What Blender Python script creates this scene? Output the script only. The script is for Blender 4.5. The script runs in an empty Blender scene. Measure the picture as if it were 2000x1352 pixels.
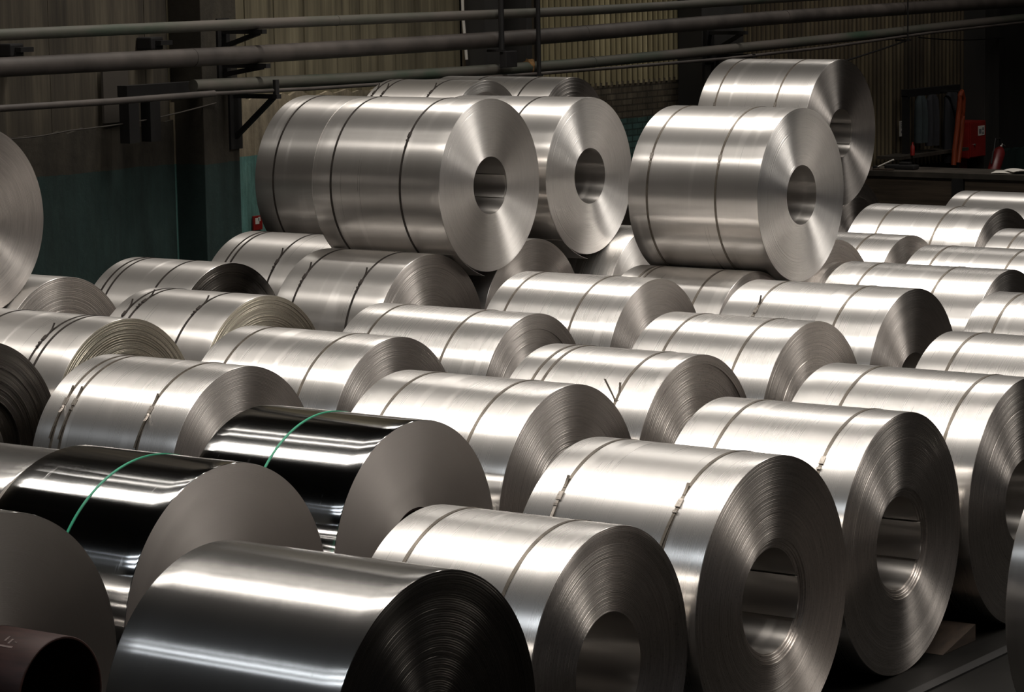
import bpy, bmesh, math, random
from mathutils import Matrix, Vector

# ------------------------------------------------------------------ camera, world, lamps
S = bpy.context.scene
COL = S.collection
PI = math.pi

def set_camera():
    F, H, YAW, PITCH, ROLL = 5609.309, 4.1505, 0.95762255, 0.13395895, -0.0168875
    fw = Vector((-math.cos(YAW)*math.cos(PITCH), math.sin(YAW)*math.cos(PITCH), -math.sin(PITCH)))
    r = Vector((math.sin(YAW), math.cos(YAW), 0.0))
    u = r.cross(fw)
    r2 = r*math.cos(ROLL) + u*math.sin(ROLL)
    u2 = -r*math.sin(ROLL) + u*math.cos(ROLL)
    cam = bpy.data.cameras.new('camera')
    cam.sensor_width = 36.0
    cam.sensor_fit = 'HORIZONTAL'
    cam.lens = F/2000.0*36.0
    cam.clip_start = 0.5
    cam.clip_end = 200
    o = bpy.data.objects.new('camera', cam)
    m = Matrix(((r2.x, u2.x, -fw.x, 0), (r2.y, u2.y, -fw.y, 0), (r2.z, u2.z, -fw.z, H), (0, 0, 0, 1)))
    o.matrix_world = m
    COL.objects.link(o)
    S.camera = o
set_camera()

W = bpy.data.worlds.new('world'); S.world = W
W.use_nodes = True
W.node_tree.nodes['Background'].inputs[0].default_value = (0.95, 0.93, 1.0, 1)
W.node_tree.nodes['Background'].inputs[1].default_value = 0.02

S.view_settings.view_transform = 'Standard'
S.view_settings.look = 'None'
S.view_settings.exposure = 0.18
S.view_settings.gamma = 1.0
S.view_settings.use_curve_mapping = False

LAMP_Z = 11.4
WARM = (1.0, 0.945, 0.875); COOL = (0.86, 0.93, 1.0)
# y of the strip, watts of each lamp, width of the strip, lamps in the row, colour
LAMP_ROWS = [(-12.0, 110, 0.9, 3, COOL), (-1.2, 60, 0.4, 3, COOL), (0.2, 60, 0.4, 3, COOL), (1.5, 18, 0.12, 3, COOL),
             (12.3, 92, 0.50, 5, WARM), (13.1, 92, 0.50, 5, WARM), (15.7, 16, 0.14, 4, WARM), (17.1, 16, 0.14, 4, WARM),
             (24.5, 235, 0.9, 5, WARM), (37.0, 140, 0.9, 4, WARM)]
LAMP_X = [-18.4, -13.6, -8.8, -4.0, 0.8]
for (ly, pw, wy, n, lc) in LAMP_ROWS:
    for lx in LAMP_X[:n]:
        L = bpy.data.lights.new('high_bay_light', 'AREA')
        L.shape = 'RECTANGLE'; L.size = 4.78; L.size_y = wy
        L.energy = pw
        L.spread = math.radians(130)
        L.color = lc
        lo = bpy.data.objects.new('high_bay_light', L)
        lo.location = (lx, ly, LAMP_Z)
        COL.objects.link(lo)

# ------------------------------------------------------------------ helpers
def tag(o, label=None, cat=None, group=None, kind=None):
    if label: o['label'] = label
    if cat: o['category'] = cat
    if group: o['group'] = group
    if kind: o['kind'] = kind
    return o

def empty(name, loc, rz=0.0):
    o = bpy.data.objects.new(name, None)
    o.location = loc; o.rotation_euler = (0, 0, rz)
    o.empty_display_size = 0.1
    COL.objects.link(o)
    return o

def obj(name, bm, mats, parent=None, loc=None, smooth=False, angle=35):
    me = bpy.data.meshes.new(name)
    bm.normal_update()
    bm.to_mesh(me); bm.free()
    if not isinstance(mats, (list, tuple)): mats = [mats]
    for m in mats: me.materials.append(m)
    if smooth:
        me.polygons.foreach_set('use_smooth', [True]*len(me.polygons))
        me.set_sharp_from_angle(angle=math.radians(angle))
    o = bpy.data.objects.new(name, me)
    COL.objects.link(o)
    if parent: o.parent = parent
    if loc: o.location = loc
    return o

def box(bm, x0, x1, y0, y1, z0, z1, mi=0, bev=0.0):
    vs = [bm.verts.new(p) for p in ((x0,y0,z0),(x1,y0,z0),(x1,y1,z0),(x0,y1,z0),(x0,y0,z1),(x1,y0,z1),(x1,y1,z1),(x0,y1,z1))]
    fs = [bm.faces.new([vs[i] for i in q]) for q in ((0,3,2,1),(4,5,6,7),(0,1,5,4),(1,2,6,5),(2,3,7,6),(3,0,4,7))]
    for f in fs: f.material_index = mi
    if bev > 0:
        es = set(e for f in fs for e in f.edges)
        bmesh.ops.bevel(bm, geom=list(es), offset=bev, segments=2, affect='EDGES', profile=0.6)
    return vs

def bar(bm, a, b, w, h, up=(0,0,1), mi=0):
    """rectangular bar from a to b"""
    a = Vector(a); b = Vector(b); d = (b-a).normalized(); up = Vector(up)
    s = d.cross(up)
    if s.length < 1e-4: s = d.cross(Vector((1,0,0)))
    s.normalize(); t = s.cross(d)
    vs = []
    for p in (a, b):
        for (i, j) in ((-1,-1),(1,-1),(1,1),(-1,1)):
            vs.append(bm.verts.new(p + s*(i*w/2) + t*(j*h/2)))
    for q in ((3,2,1,0),(4,5,6,7),(0,1,5,4),(1,2,6,5),(2,3,7,6),(3,0,4,7)):
        bm.faces.new([vs[i] for i in q]).material_index = mi

def tube(bm, pts, rad, seg=14, mi=0, cap=True):
    pts = [Vector(p) for p in pts]
    rings = []
    n = len(pts)
    ref = Vector((0.13, 0.07, 1)).normalized()
    for i, p in enumerate(pts):
        d = (pts[min(i+1, n-1)] - pts[max(i-1, 0)]).normalized()
        s = d.cross(ref)
        if s.length < 0.05: s = d.cross(Vector((1, 0, 0)))
        s.normalize(); t = s.cross(d)
        r = rad[i] if isinstance(rad, (list, tuple)) else rad
        rings.append([bm.verts.new(p + (s*math.cos(k*2*PI/seg) + t*math.sin(k*2*PI/seg))*r) for k in range(seg)])
    for a, b in zip(rings[:-1], rings[1:]):
        for k in range(seg):
            bm.faces.new((a[k], a[(k+1) % seg], b[(k+1) % seg], b[k])).material_index = mi
    if cap:
        bm.faces.new(rings[0][::-1]).material_index = mi
        bm.faces.new(rings[-1]).material_index = mi

# ------------------------------------------------------------------ materials
def newmat(name):
    m = bpy.data.materials.new(name); m.use_nodes = True
    nt = m.node_tree
    b = nt.nodes['Principled BSDF']
    return m, nt, b

def N(nt, t, **k):
    n = nt.nodes.new(t)
    for a, v in k.items():
        setattr(n, a, v)
    return n

def link(nt, a, b): nt.links.new(a, b)

def mathn(nt, op, a, b=None, c=None):
    n = N(nt, 'ShaderNodeMath', operation=op)
    for i, v in enumerate((a, b, c)):
        if v is None: continue
        if isinstance(v, (int, float)): n.inputs[i].default_value = v
        else: link(nt, v, n.inputs[i])
    return n.outputs[0]

def ramp(nt, fac, stops):
    n = N(nt, 'ShaderNodeValToRGB')
    cr = n.color_ramp
    while len(cr.elements) > 1: cr.elements.remove(cr.elements[-1])
    cr.elements[0].position = stops[0][0]; cr.elements[0].color = tuple(stops[0][1]) + (1,)
    for p, c in stops[1:]:
        e = cr.elements.new(p); e.color = tuple(c) + (1,)
    link(nt, fac, n.inputs[0])
    return n.outputs[0]

def noise(nt, vec, scale, detail=3, rough=0.5):
    n = N(nt, 'ShaderNodeTexNoise')
    n.inputs['Scale'].default_value = scale
    n.inputs['Detail'].default_value = detail
    n.inputs['Roughness'].default_value = rough
    if vec is not None: link(nt, vec, n.inputs['Vector'])
    return n.outputs['Fac']

def mapping(nt, vec, scale=(1,1,1), loc=(0,0,0)):
    n = N(nt, 'ShaderNodeMapping')
    n.inputs['Scale'].default_value = scale
    n.inputs['Location'].default_value = loc
    link(nt, vec, n.inputs['Vector'])
    return n.outputs[0]

def aniso_setup(nt, b, amount):
    tg = N(nt, 'ShaderNodeTangent', direction_type='RADIAL', axis='X')
    link(nt, tg.outputs[0], b.inputs['Tangent'])
    b.inputs['Anisotropic'].default_value = amount
    b.inputs['Anisotropic Rotation'].default_value = 0.25

def mat_outer(name, col, rough, aniso, stripe=0.06, rvar=0.05, scratch=0.0, broad_mix=0.4, broad_rough=0.55, wobble=0.12):
    """rolled sheet seen on the round of a coil: fine rolling lines run round it"""
    m, nt, b = newmat(name)
    b.inputs['Metallic'].default_value = 1.0
    aniso_setup(nt, b, aniso)
    tc = N(nt, 'ShaderNodeTexCoord')
    oi = N(nt, 'ShaderNodeObjectInfo')
    off = N(nt, 'ShaderNodeVectorMath', operation='ADD')
    sc = N(nt, 'ShaderNodeVectorMath', operation='SCALE')
    comb = N(nt, 'ShaderNodeCombineXYZ')
    for i in range(3): link(nt, oi.outputs['Random'], comb.inputs[i])
    link(nt, comb.outputs[0], sc.inputs[0]); sc.inputs['Scale'].default_value = 17.0
    link(nt, tc.outputs['Object'], off.inputs[0]); link(nt, sc.outputs[0], off.inputs[1])
    v = off.outputs[0]
    broad = noise(nt, mapping(nt, v, (7, 0.35, 0.35)), 1.0, 2)
    fine = noise(nt, mapping(nt, v, (110, 1.2, 1.2)), 1.0, 3)
    blot = noise(nt, mapping(nt, v, (1.6, 1.0, 1.0)), 1.0, 2)
    # pale stripes where the sheet was scuffed
    st = noise(nt, mapping(nt, v, (9, 0.8, 0.8), (3.1, 0, 0)), 1.0, 1)
    stm = ramp(nt, st, [(0.0, (0,0,0)), (0.64, (0,0,0)), (0.70, (1,1,1)), (1, (1,1,1))])
    k = mathn(nt, 'ADD', mathn(nt, 'MULTIPLY', broad, stripe*1.5), mathn(nt, 'MULTIPLY', fine, stripe))
    k = mathn(nt, 'ADD', k, 1.0 - stripe*1.25)
    k = mathn(nt, 'ADD', k, mathn(nt, 'MULTIPLY', stm, 0.08 if rvar > 0.025 else 0.01))
    mul = N(nt, 'ShaderNodeVectorMath', operation='SCALE')
    mul.inputs[0].default_value = col
    link(nt, k, mul.inputs['Scale'])
    link(nt, mul.outputs[0], b.inputs['Base Color'])
    rr = mathn(nt, 'ADD', mathn(nt, 'MULTIPLY', mathn(nt, 'SUBTRACT', broad, 0.5), rvar*1.6), rough)
    rr = mathn(nt, 'ADD', rr, mathn(nt, 'MULTIPLY', mathn(nt, 'SUBTRACT', fine, 0.5), rvar))
    rr = mathn(nt, 'ADD', rr, mathn(nt, 'MULTIPLY', mathn(nt, 'SUBTRACT', blot, 0.5), rvar))
    rr = mathn(nt, 'ADD', rr, mathn(nt, 'MULTIPLY', stm, rvar*2.4 if rvar > 0.025 else 0.0))
    if scratch > 0:
        s1 = noise(nt, mapping(nt, v, (26, 2.6, 2.6), (9, 2, 1)), 1.0, 4, 0.7)
        sm = ramp(nt, s1, [(0.0, (0,0,0)), (0.66, (0,0,0)), (0.72, (1,1,1)), (1, (1,1,1))])
        rr = mathn(nt, 'ADD', rr, mathn(nt, 'MULTIPLY', sm, scratch))
    link(nt, rr, b.inputs['Roughness'])
    bp = N(nt, 'ShaderNodeBump'); bp.inputs['Strength'].default_value = wobble; bp.inputs['Distance'].default_value = 0.003
    wv = noise(nt, mapping(nt, v, (5, 0.5, 0.5)), 1.0, 2)
    link(nt, wv, bp.inputs['Height']); link(nt, bp.outputs[0], b.inputs['Normal'])
    if broad_mix > 0:
        # second, wider lobe of the brushed metal
        b2 = N(nt, 'ShaderNodeBsdfPrincipled')
        b2.inputs['Metallic'].default_value = 1.0
        b2.inputs['Roughness'].default_value = broad_rough
        b2.inputs['Anisotropic'].default_value = 0.5
        b2.inputs['Anisotropic Rotation'].default_value = 0.25
        link(nt, b.inputs['Tangent'].links[0].from_socket, b2.inputs['Tangent'])
        link(nt, mul.outputs[0], b2.inputs['Base Color'])
        mx = N(nt, 'ShaderNodeMixShader'); mx.inputs[0].default_value = broad_mix
        link(nt, b.outputs[0], mx.inputs[1]); link(nt, b2.outputs[0], mx.inputs[2])
        link(nt, mx.outputs[0], nt.nodes['Material Output'].inputs['Surface'])
    return m

def mat_face(name, col, rough, aniso, ring=0.25, pit=0.0, dark=None, freq=160):
    """end of a coil: the edges of the wound sheet as rings"""
    m, nt, b = newmat(name)
    b.inputs['Metallic'].default_value = 1.0
    aniso_setup(nt, b, aniso)
    tc = N(nt, 'ShaderNodeTexCoord')
    oi = N(nt, 'ShaderNodeObjectInfo')
    sp = N(nt, 'ShaderNodeSeparateXYZ'); link(nt, tc.outputs['Object'], sp.inputs[0])
    r = mathn(nt, 'SQRT', mathn(nt, 'ADD', mathn(nt, 'MULTIPLY', sp.outputs[1], sp.outputs[1]), mathn(nt, 'MULTIPLY', sp.outputs[2], sp.outputs[2])))
    rs = mathn(nt, 'ADD', r, mathn(nt, 'MULTIPLY', oi.outputs['Random'], 31.0))
    cv = N(nt, 'ShaderNodeCombineXYZ'); link(nt, rs, cv.inputs[0])
    ringf = noise(nt, cv.outputs[0], freq, 2, 0.6)
    ringb = noise(nt, cv.outputs[0], 14, 2)
    speck = noise(nt, mapping(nt, tc.outputs['Object'], (60, 60, 60)), 1.0, 4, 0.7)
    ang = mathn(nt, 'ARCTAN2', sp.outputs[1], sp.outputs[2])
    cp = N(nt, 'ShaderNodeCombineXYZ')
    link(nt, mathn(nt, 'MULTIPLY', rs, 75.0), cp.inputs[0]); link(nt, mathn(nt, 'MULTIPLY', ang, 2.2), cp.inputs[1])
    streak = noise(nt, cp.outputs[0], 1.0, 5, 0.75)
    k = mathn(nt, 'ADD', mathn(nt, 'MULTIPLY', ringf, ring), mathn(nt, 'MULTIPLY', ringb, ring*0.8))
    k = mathn(nt, 'ADD', k, mathn(nt, 'MULTIPLY', mathn(nt, 'SUBTRACT', streak, 0.5), ring*2.0))
    k = mathn(nt, 'ADD', k, 1.0 - ring*0.9)
    if pit > 0:
        pm = ramp(nt, speck, [(0, (0,0,0)), (0.30, (0,0,0)), (0.42, (1,1,1)), (1, (1,1,1))])
        k = mathn(nt, 'MULTIPLY', k, mathn(nt, 'ADD', mathn(nt, 'MULTIPLY', pm, pit), 1.0-pit))
    mul = N(nt, 'ShaderNodeVectorMath', operation='SCALE')
    mul.inputs[0].default_value = col
    link(nt, k, mul.inputs['Scale'])
    link(nt, mul.outputs[0], b.inputs['Base Color'])
    rr = mathn(nt, 'ADD', mathn(nt, 'MULTIPLY', mathn(nt, 'SUBTRACT', ringb, 0.5), 0.15), rough)
    link(nt, rr, b.inputs['Roughness'])
    bp = N(nt, 'ShaderNodeBump'); bp.inputs['Strength'].default_value = 0.35 + ring*0.6; bp.inputs['Distance'].default_value = 0.0012 + 0.002*pit
    h = mathn(nt, 'ADD', ringf, mathn(nt, 'ADD', mathn(nt, 'MULTIPLY', speck, 0.25 + pit), mathn(nt, 'MULTIPLY', streak, ring*1.6)))
    link(nt, h, bp.inputs['Height']); link(nt, bp.outputs[0], b.inputs['Normal'])
    return m

def mat_plain(name, col, rough=0.5, metal=0.0, var=0.15, scale=8.0, stretch=(1,1,1), bump=0.0):
    m, nt, b = newmat(name)
    b.inputs['Metallic'].default_value = metal
    tc = N(nt, 'ShaderNodeTexCoord')
    f = noise(nt, mapping(nt, tc.outputs['Object'], stretch), scale, 4, 0.6)
    lo = [c*(1-var*1.6) for c in col]; hi = [min(1, c*(1+var*1.6)) for c in col]
    link(nt, ramp(nt, f, [(0.25, lo), (0.75, hi)]), b.inputs['Base Color'])
    link(nt, mathn(nt, 'ADD', mathn(nt, 'MULTIPLY', f, 0.2), rough-0.1), b.inputs['Roughness'])
    if bump > 0:
        bp = N(nt, 'ShaderNodeBump'); bp.inputs['Strength'].default_value = bump; bp.inputs['Distance'].default_value = 0.01
        link(nt, f, bp.inputs['Height']); link(nt, bp.outputs[0], b.inputs['Normal'])
    return m

M = {}
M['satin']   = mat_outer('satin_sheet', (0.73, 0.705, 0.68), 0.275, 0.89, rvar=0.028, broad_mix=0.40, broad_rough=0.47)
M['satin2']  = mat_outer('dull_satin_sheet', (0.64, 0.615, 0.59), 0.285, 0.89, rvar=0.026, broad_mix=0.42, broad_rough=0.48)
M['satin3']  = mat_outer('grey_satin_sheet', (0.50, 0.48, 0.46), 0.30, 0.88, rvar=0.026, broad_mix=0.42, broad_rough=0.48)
M['mirror']  = mat_outer('mirror_sheet', (0.60, 0.595, 0.59), 0.095, 0.88, stripe=0.03, rvar=0.005, scratch=0.10, broad_mix=0.0, wobble=0.03)
M['bright']  = mat_outer('bright_sheet', (0.40, 0.388, 0.375), 0.165, 0.93, stripe=0.06, rvar=0.02, scratch=0.08, broad_mix=0.16, broad_rough=0.45)
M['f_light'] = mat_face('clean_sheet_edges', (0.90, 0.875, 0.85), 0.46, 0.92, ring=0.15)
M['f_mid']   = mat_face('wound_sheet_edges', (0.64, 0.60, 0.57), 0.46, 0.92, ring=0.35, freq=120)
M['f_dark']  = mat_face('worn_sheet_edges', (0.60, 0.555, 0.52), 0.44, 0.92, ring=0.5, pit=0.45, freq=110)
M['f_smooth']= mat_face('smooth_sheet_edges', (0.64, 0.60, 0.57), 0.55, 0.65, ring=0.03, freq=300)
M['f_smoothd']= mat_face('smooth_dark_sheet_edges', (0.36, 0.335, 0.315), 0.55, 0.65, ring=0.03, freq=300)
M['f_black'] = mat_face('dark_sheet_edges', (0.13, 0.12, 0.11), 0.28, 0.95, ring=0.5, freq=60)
M['f_ragged']= mat_face('ragged_sheet_edges', (0.50, 0.465, 0.39), 0.42, 0.6, ring=0.6, pit=0.5, freq=80)
M['bore']    = mat_outer('bore_sheet', (0.48, 0.455, 0.43), 0.38, 0.95, broad_mix=0.2, broad_rough=0.5)
M['strap']   = mat_plain('steel_strap', (0.15, 0.13, 0.108), 0.42, 0.8, 0.2, 14)
M['strapd']  = mat_plain('dark_steel_strap', (0.045, 0.038, 0.034), 0.5, 0.7, 0.2, 14)
M['strapg']  = mat_plain('green_strap', (0.03, 0.30, 0.17), 0.45, 0.0, 0.1, 10)
M['seal']    = mat_plain('strap_seal', (0.30, 0.27, 0.24), 0.4, 0.9, 0.3, 60)
M['seald']   = mat_plain('dark_strap_seal', (0.06, 0.05, 0.045), 0.5, 0.7, 0.3, 60)
M['tailw']   = mat_plain('bright_strap_end', (0.70, 0.62, 0.56), 0.35, 0.8, 0.1, 30)
M['tubecore']= mat_plain('brown_core_tube', (0.0303, 0.0099, 0.0077), 0.55, 0.0, 0.3, 7, (1, 4, 4))
M['markw']   = mat_plain('white_core_marking', (0.16, 0.12, 0.11), 0.6, 0.0, 0.3, 40)

# ------------------------------------------------------------------ setting
def mat_masonry(name, brick=False, lit_tone=1.0):
    """rendered masonry: cream above, sea green paint below about 1.95 m; stained"""
    m, nt, b = newmat(name)
    g = N(nt, 'ShaderNodeNewGeometry')
    sp = N(nt, 'ShaderNodeSeparateXYZ'); link(nt, g.outputs['Position'], sp.inputs[0])
    pos = g.outputs['Position']
    edge = noise(nt, pos, 3.0, 4)
    z = mathn(nt, 'ADD', sp.outputs[2], mathn(nt, 'MULTIPLY', mathn(nt, 'SUBTRACT', edge, 0.5), 0.05))
    teal = ramp(nt, noise(nt, mapping(nt, pos, (1, 2.5, 0.8)), 1.4, 5, 0.65), [(0.25, (0.045, 0.12, 0.11)), (0.6, (0.10, 0.22, 0.20)), (0.8, (0.16, 0.30, 0.27))])
    cream = ramp(nt, noise(nt, mapping(nt, pos, (1, 2.2, 1.0)), 1.5, 5, 0.65), [(0.25, (0.10, 0.085, 0.06)), (0.6, (0.24, 0.20, 0.14)), (0.85, (0.42, 0.36, 0.25))])
    mx = N(nt, 'ShaderNodeMix', data_type='RGBA')
    link(nt, mathn(nt, 'GREATER_THAN', z, 1.95), mx.inputs[0])
    link(nt, teal, mx.inputs[6]); link(nt, cream, mx.inputs[7])
    # darker soot stains running down, scaled so each wall section looks lit or shaded
    soot = ramp(nt, noise(nt, mapping(nt, pos, (1, 6, 0.6)), 1.0, 5, 0.7), [(0.3, (0.35*lit_tone, 0.33*lit_tone, 0.30*lit_tone)), (0.62, (lit_tone, lit_tone, lit_tone))])
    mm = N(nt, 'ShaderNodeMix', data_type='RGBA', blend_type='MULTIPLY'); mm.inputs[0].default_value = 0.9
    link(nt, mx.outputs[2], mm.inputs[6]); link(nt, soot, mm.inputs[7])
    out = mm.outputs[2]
    bp = N(nt, 'ShaderNodeBump'); bp.inputs['Strength'].default_value = 0.5; bp.inputs['Distance'].default_value = 0.02
    h = noise(nt, pos, 6.0, 6, 0.7)
    if brick:
        bk = N(nt, 'ShaderNodeTexBrick')
        mp = N(nt, 'ShaderNodeCombineXYZ')
        link(nt, sp.outputs[1], mp.inputs[0]); link(nt, sp.outputs[2], mp.inputs[1])
        link(nt, mp.outputs[0], bk.inputs['Vector'])
        bk.inputs['Scale'].default_value = 1.0
        bk.inputs['Brick Width'].default_value = 0.26; bk.inputs['Row Height'].default_value = 0.085
        bk.inputs['Mortar Size'].default_value = 0.011
        bk.inputs['Color1'].default_value = (1, 1, 1, 1); bk.inputs['Color2'].default_value = (0.6, 0.55, 0.5, 1)
        bk.inputs['Mortar'].default_value = (0.25, 0.24, 0.22, 1)
        m2 = N(nt, 'ShaderNodeMix', data_type='RGBA', blend_type='MULTIPLY'); m2.inputs[0].default_value = 0.85
        link(nt, out, m2.inputs[6]); link(nt, bk.outputs['Color'], m2.inputs[7]); out = m2.outputs[2]
        h = mathn(nt, 'SUBTRACT', h, mathn(nt, 'MULTIPLY', bk.outputs['Fac'], 1.2))
    link(nt, h, bp.inputs['Height']); link(nt, bp.outputs[0], b.inputs['Normal'])
    link(nt, out, b.inputs['Base Color'])
    b.inputs['Roughness'].default_value = 0.8
    return m

def mat_streak(name, stops, ys=9.0, zs=0.5, rough=0.8, valley=None):
    m, nt, b = newmat(name)
    g = N(nt, 'ShaderNodeNewGeometry')
    pos = g.outputs['Position']
    f = noise(nt, mapping(nt, pos, (1, ys, zs)), 1.0, 5, 0.65)
    f2 = noise(nt, mapping(nt, pos, (1, 0.7, 0.5)), 1.0, 3)
    k = mathn(nt, 'ADD', mathn(nt, 'MULTIPLY', f, 0.65), mathn(nt, 'MULTIPLY', f2, 0.35))
    rc = ramp(nt, k, stops)
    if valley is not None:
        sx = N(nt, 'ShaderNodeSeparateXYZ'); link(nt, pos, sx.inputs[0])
        vm = ramp(nt, mathn(nt, 'MULTIPLY', mathn(nt, 'ADD', sx.outputs[0], -valley+0.05), 10.0), [(0.30, (0.18, 0.17, 0.16)), (0.62, (1, 1, 1))])  # shade between the ribs painted into the sheet colour
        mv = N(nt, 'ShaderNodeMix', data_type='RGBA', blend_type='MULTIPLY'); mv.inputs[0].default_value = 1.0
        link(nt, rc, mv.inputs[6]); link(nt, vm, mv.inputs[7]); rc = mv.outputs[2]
    link(nt, rc, b.inputs['Base Color'])
    b.inputs['Roughness'].default_value = rough
    bp = N(nt, 'ShaderNodeBump'); bp.inputs['Strength'].default_value = 0.3; bp.inputs['Distance'].default_value = 0.01
    link(nt, f, bp.inputs['Height']); link(nt, bp.outputs[0], b.inputs['Normal'])
    return m

M['masonry'] = mat_masonry('painted_masonry', False, 1.7)  # brighter copy: the lit stretch right of the column is painted in
M['masonryd'] = mat_masonry('shaded_painted_masonry', False, 0.13)  # dark copy of the same paint, with the wall's shade put into the colour
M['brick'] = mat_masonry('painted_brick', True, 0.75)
M['concrete'] = mat_streak('stained_concrete_panel', [(0.32, (0.0184, 0.0147, 0.0105)), (0.5, (0.0525, 0.0430, 0.0294)), (0.66, (0.1103, 0.0919, 0.0630))], 7, 0.35)
M['planks'] = mat_streak('stained_cladding', [(0.32, (0.0513, 0.0427, 0.0256)), (0.5, (0.1453, 0.1241, 0.0770)), (0.68, (0.2565, 0.2223, 0.1412))], 8, 0.3)
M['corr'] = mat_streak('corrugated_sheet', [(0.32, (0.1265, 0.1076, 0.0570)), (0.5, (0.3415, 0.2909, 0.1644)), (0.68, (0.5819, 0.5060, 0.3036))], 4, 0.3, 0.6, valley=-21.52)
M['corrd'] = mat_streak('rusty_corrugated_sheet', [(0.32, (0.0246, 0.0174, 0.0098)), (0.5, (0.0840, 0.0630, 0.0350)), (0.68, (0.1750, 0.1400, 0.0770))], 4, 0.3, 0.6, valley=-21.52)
M['colmn'] = mat_streak('sooty_column', [(0.3, (0.012, 0.011, 0.010)), (0.7, (0.035, 0.032, 0.028))], 3, 0.6)
M['pipe'] = mat_plain('dusty_pipe', (0.062, 0.052, 0.046), 0.6, 0.0, 0.3, 2.0, (1, 1, 1))
M['pipeg'] = mat_streak('dusty_green_pipe', [(0.3, (0.0250, 0.0600, 0.0350)), (0.45, (0.0750, 0.0775, 0.0600)), (0.6, (0.1100, 0.0950, 0.0825))], 0.8, 3.0, 0.6)
M['iron'] = mat_plain('black_iron', (0.012, 0.011, 0.011), 0.6, 0.2, 0.2, 5)
M['floor'] = mat_plain('oily_concrete_floor', (0.0075, 0.0068, 0.006), 0.55, 0.0, 0.35, 1.3, (1,1,1), 0.2)
M['floor'].node_tree.nodes['Principled BSDF'].inputs['Specular IOR Level'].default_value = 0.12
M['roof'] = mat_plain('dark_roof', (0.03, 0.03, 0.03), 0.9, 0.0, 0.2, 1.0)
M['board'] = mat_plain('grey_board', (0.0600, 0.0510, 0.0420), 0.7, 0.0, 0.15, 2)
M['red'] = mat_plain('red_paint', (0.2205, 0.0131, 0.0105), 0.4, 0.0, 0.12, 5)
M['reddark'] = mat_plain('dark_red_paint', (0.10, 0.008, 0.008), 0.4, 0.0, 0.12, 5)
M['orange'] = mat_plain('orange_hose', (0.1860, 0.0300, 0.0060), 0.5, 0.0, 0.1, 5)
M['white'] = mat_plain('paper_white', (0.60, 0.57, 0.52), 0.7, 0.0, 0.08, 9)
M['ink'] = mat_plain('grey_ink', (0.14, 0.14, 0.15), 0.7, 0.0, 0.1, 9)
M['cloth'] = mat_plain('dark_work_cloth', (0.018, 0.018, 0.022), 0.85, 0.0, 0.3, 4, (1, 6, 1))
M['clothb'] = mat_plain('blue_grey_cloth', (0.0250, 0.0350, 0.0375), 0.85, 0.0, 0.3, 4)
M['benchtop'] = mat_plain('worn_bench_steel', (0.0600, 0.0510, 0.0420), 0.5, 0.3, 0.3, 2)
M['benchside'] = mat_plain('brown_bench_panel', (0.0780, 0.0570, 0.0390), 0.6, 0.1, 0.35, 2.5, (0.4, 1, 6))
M['wood'] = mat_plain('old_timber', (0.035, 0.022, 0.014), 0.8, 0.0, 0.3, 5, (6, 1, 6))
M['lamp'] = mat_plain('lamp_housing', (0.3, 0.3, 0.3), 0.5, 0.3, 0.1, 2)
M['steel'] = mat_plain('bare_steel', (0.35, 0.33, 0.31), 0.4, 0.9, 0.15, 10)

def struct(name, bm, mats, **k):
    o = obj(name, bm, mats, **k); o['kind'] = 'structure'; return o

WX = -21.5
bm = bmesh.new(); box(bm, -24, 14, -12, 52, -0.3, 0.0); struct('floor', bm, M['floor'])
bm = bmesh.new(); box(bm, -24, 14, -12, 52, 13.0, 13.3); struct('ceiling', bm, M['roof'])

def corr_sheet(y0, y1, z0, z1, x, pitch, amp):
    bm = bmesh.new()
    n = int((y1-y0)/pitch*8)
    prev = None
    for i in range(n+1):
        y = y0 + (y1-y0)*i/n
        xx = x + amp*math.tanh(2.2*math.sin(2*PI*(y-y0)/pitch))
        a = bm.verts.new((xx, y, z0)); b2 = bm.verts.new((xx, y, z1))
        c = bm.verts.new((x-0.07, y, z0)); d = bm.verts.new((x-0.07, y, z1))
        if prev:
            bm.faces.new((prev[0], a, b2, prev[1])); bm.faces.new((prev[2], prev[3], d, c))
            bm.faces.new((prev[0], prev[2], c, a)); bm.faces.new((prev[1], b2, d, prev[3]))
        prev = (a, b2, c, d)
    return bm

# wall behind the coils, built bay by bay
bm = bmesh.new()
box(bm, WX-0.45, WX-0.10, -12, 46.6, 0.0, 13.0)
struct('wall_back', bm, M['colmn'])
def masonry(y0, y1, z1, name, m, ragged=True):
    bm = bmesh.new()
    rnd = random.Random(int(y0*7))
    n = max(2, int((y1-y0)/0.12)); x0, x1 = WX-0.12, WX
    tops = [z1 + (rnd.uniform(-0.035, 0.03) if ragged else 0) for _ in range(n+1)]
    prev = None
    for i in range(n+1):
        y = y0+(y1-y0)*i/n; z = tops[i]
        a = bm.verts.new((x1, y, 0)); b2 = bm.verts.new((x1, y, z)); c = bm.verts.new((x0, y, 0)); d = bm.verts.new((x0, y, z))
        if prev:
            bm.faces.new((prev[0], a, b2, prev[1])); bm.faces.new((prev[1], b2, d, prev[3])); bm.faces.new((prev[2], prev[3], d, c))
        else: bm.faces.new((a, b2, d, c))
        prev = (a, b2, c, d)
    bm.faces.new((prev[0], prev[2], prev[3], prev[1]))
    return struct(name, bm, m)
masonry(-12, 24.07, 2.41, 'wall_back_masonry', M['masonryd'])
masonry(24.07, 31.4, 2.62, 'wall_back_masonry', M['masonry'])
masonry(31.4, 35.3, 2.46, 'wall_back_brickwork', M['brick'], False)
masonry(35.3, 46.5, 0.75, 'wall_back_masonry', M['masonryd'])
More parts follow.
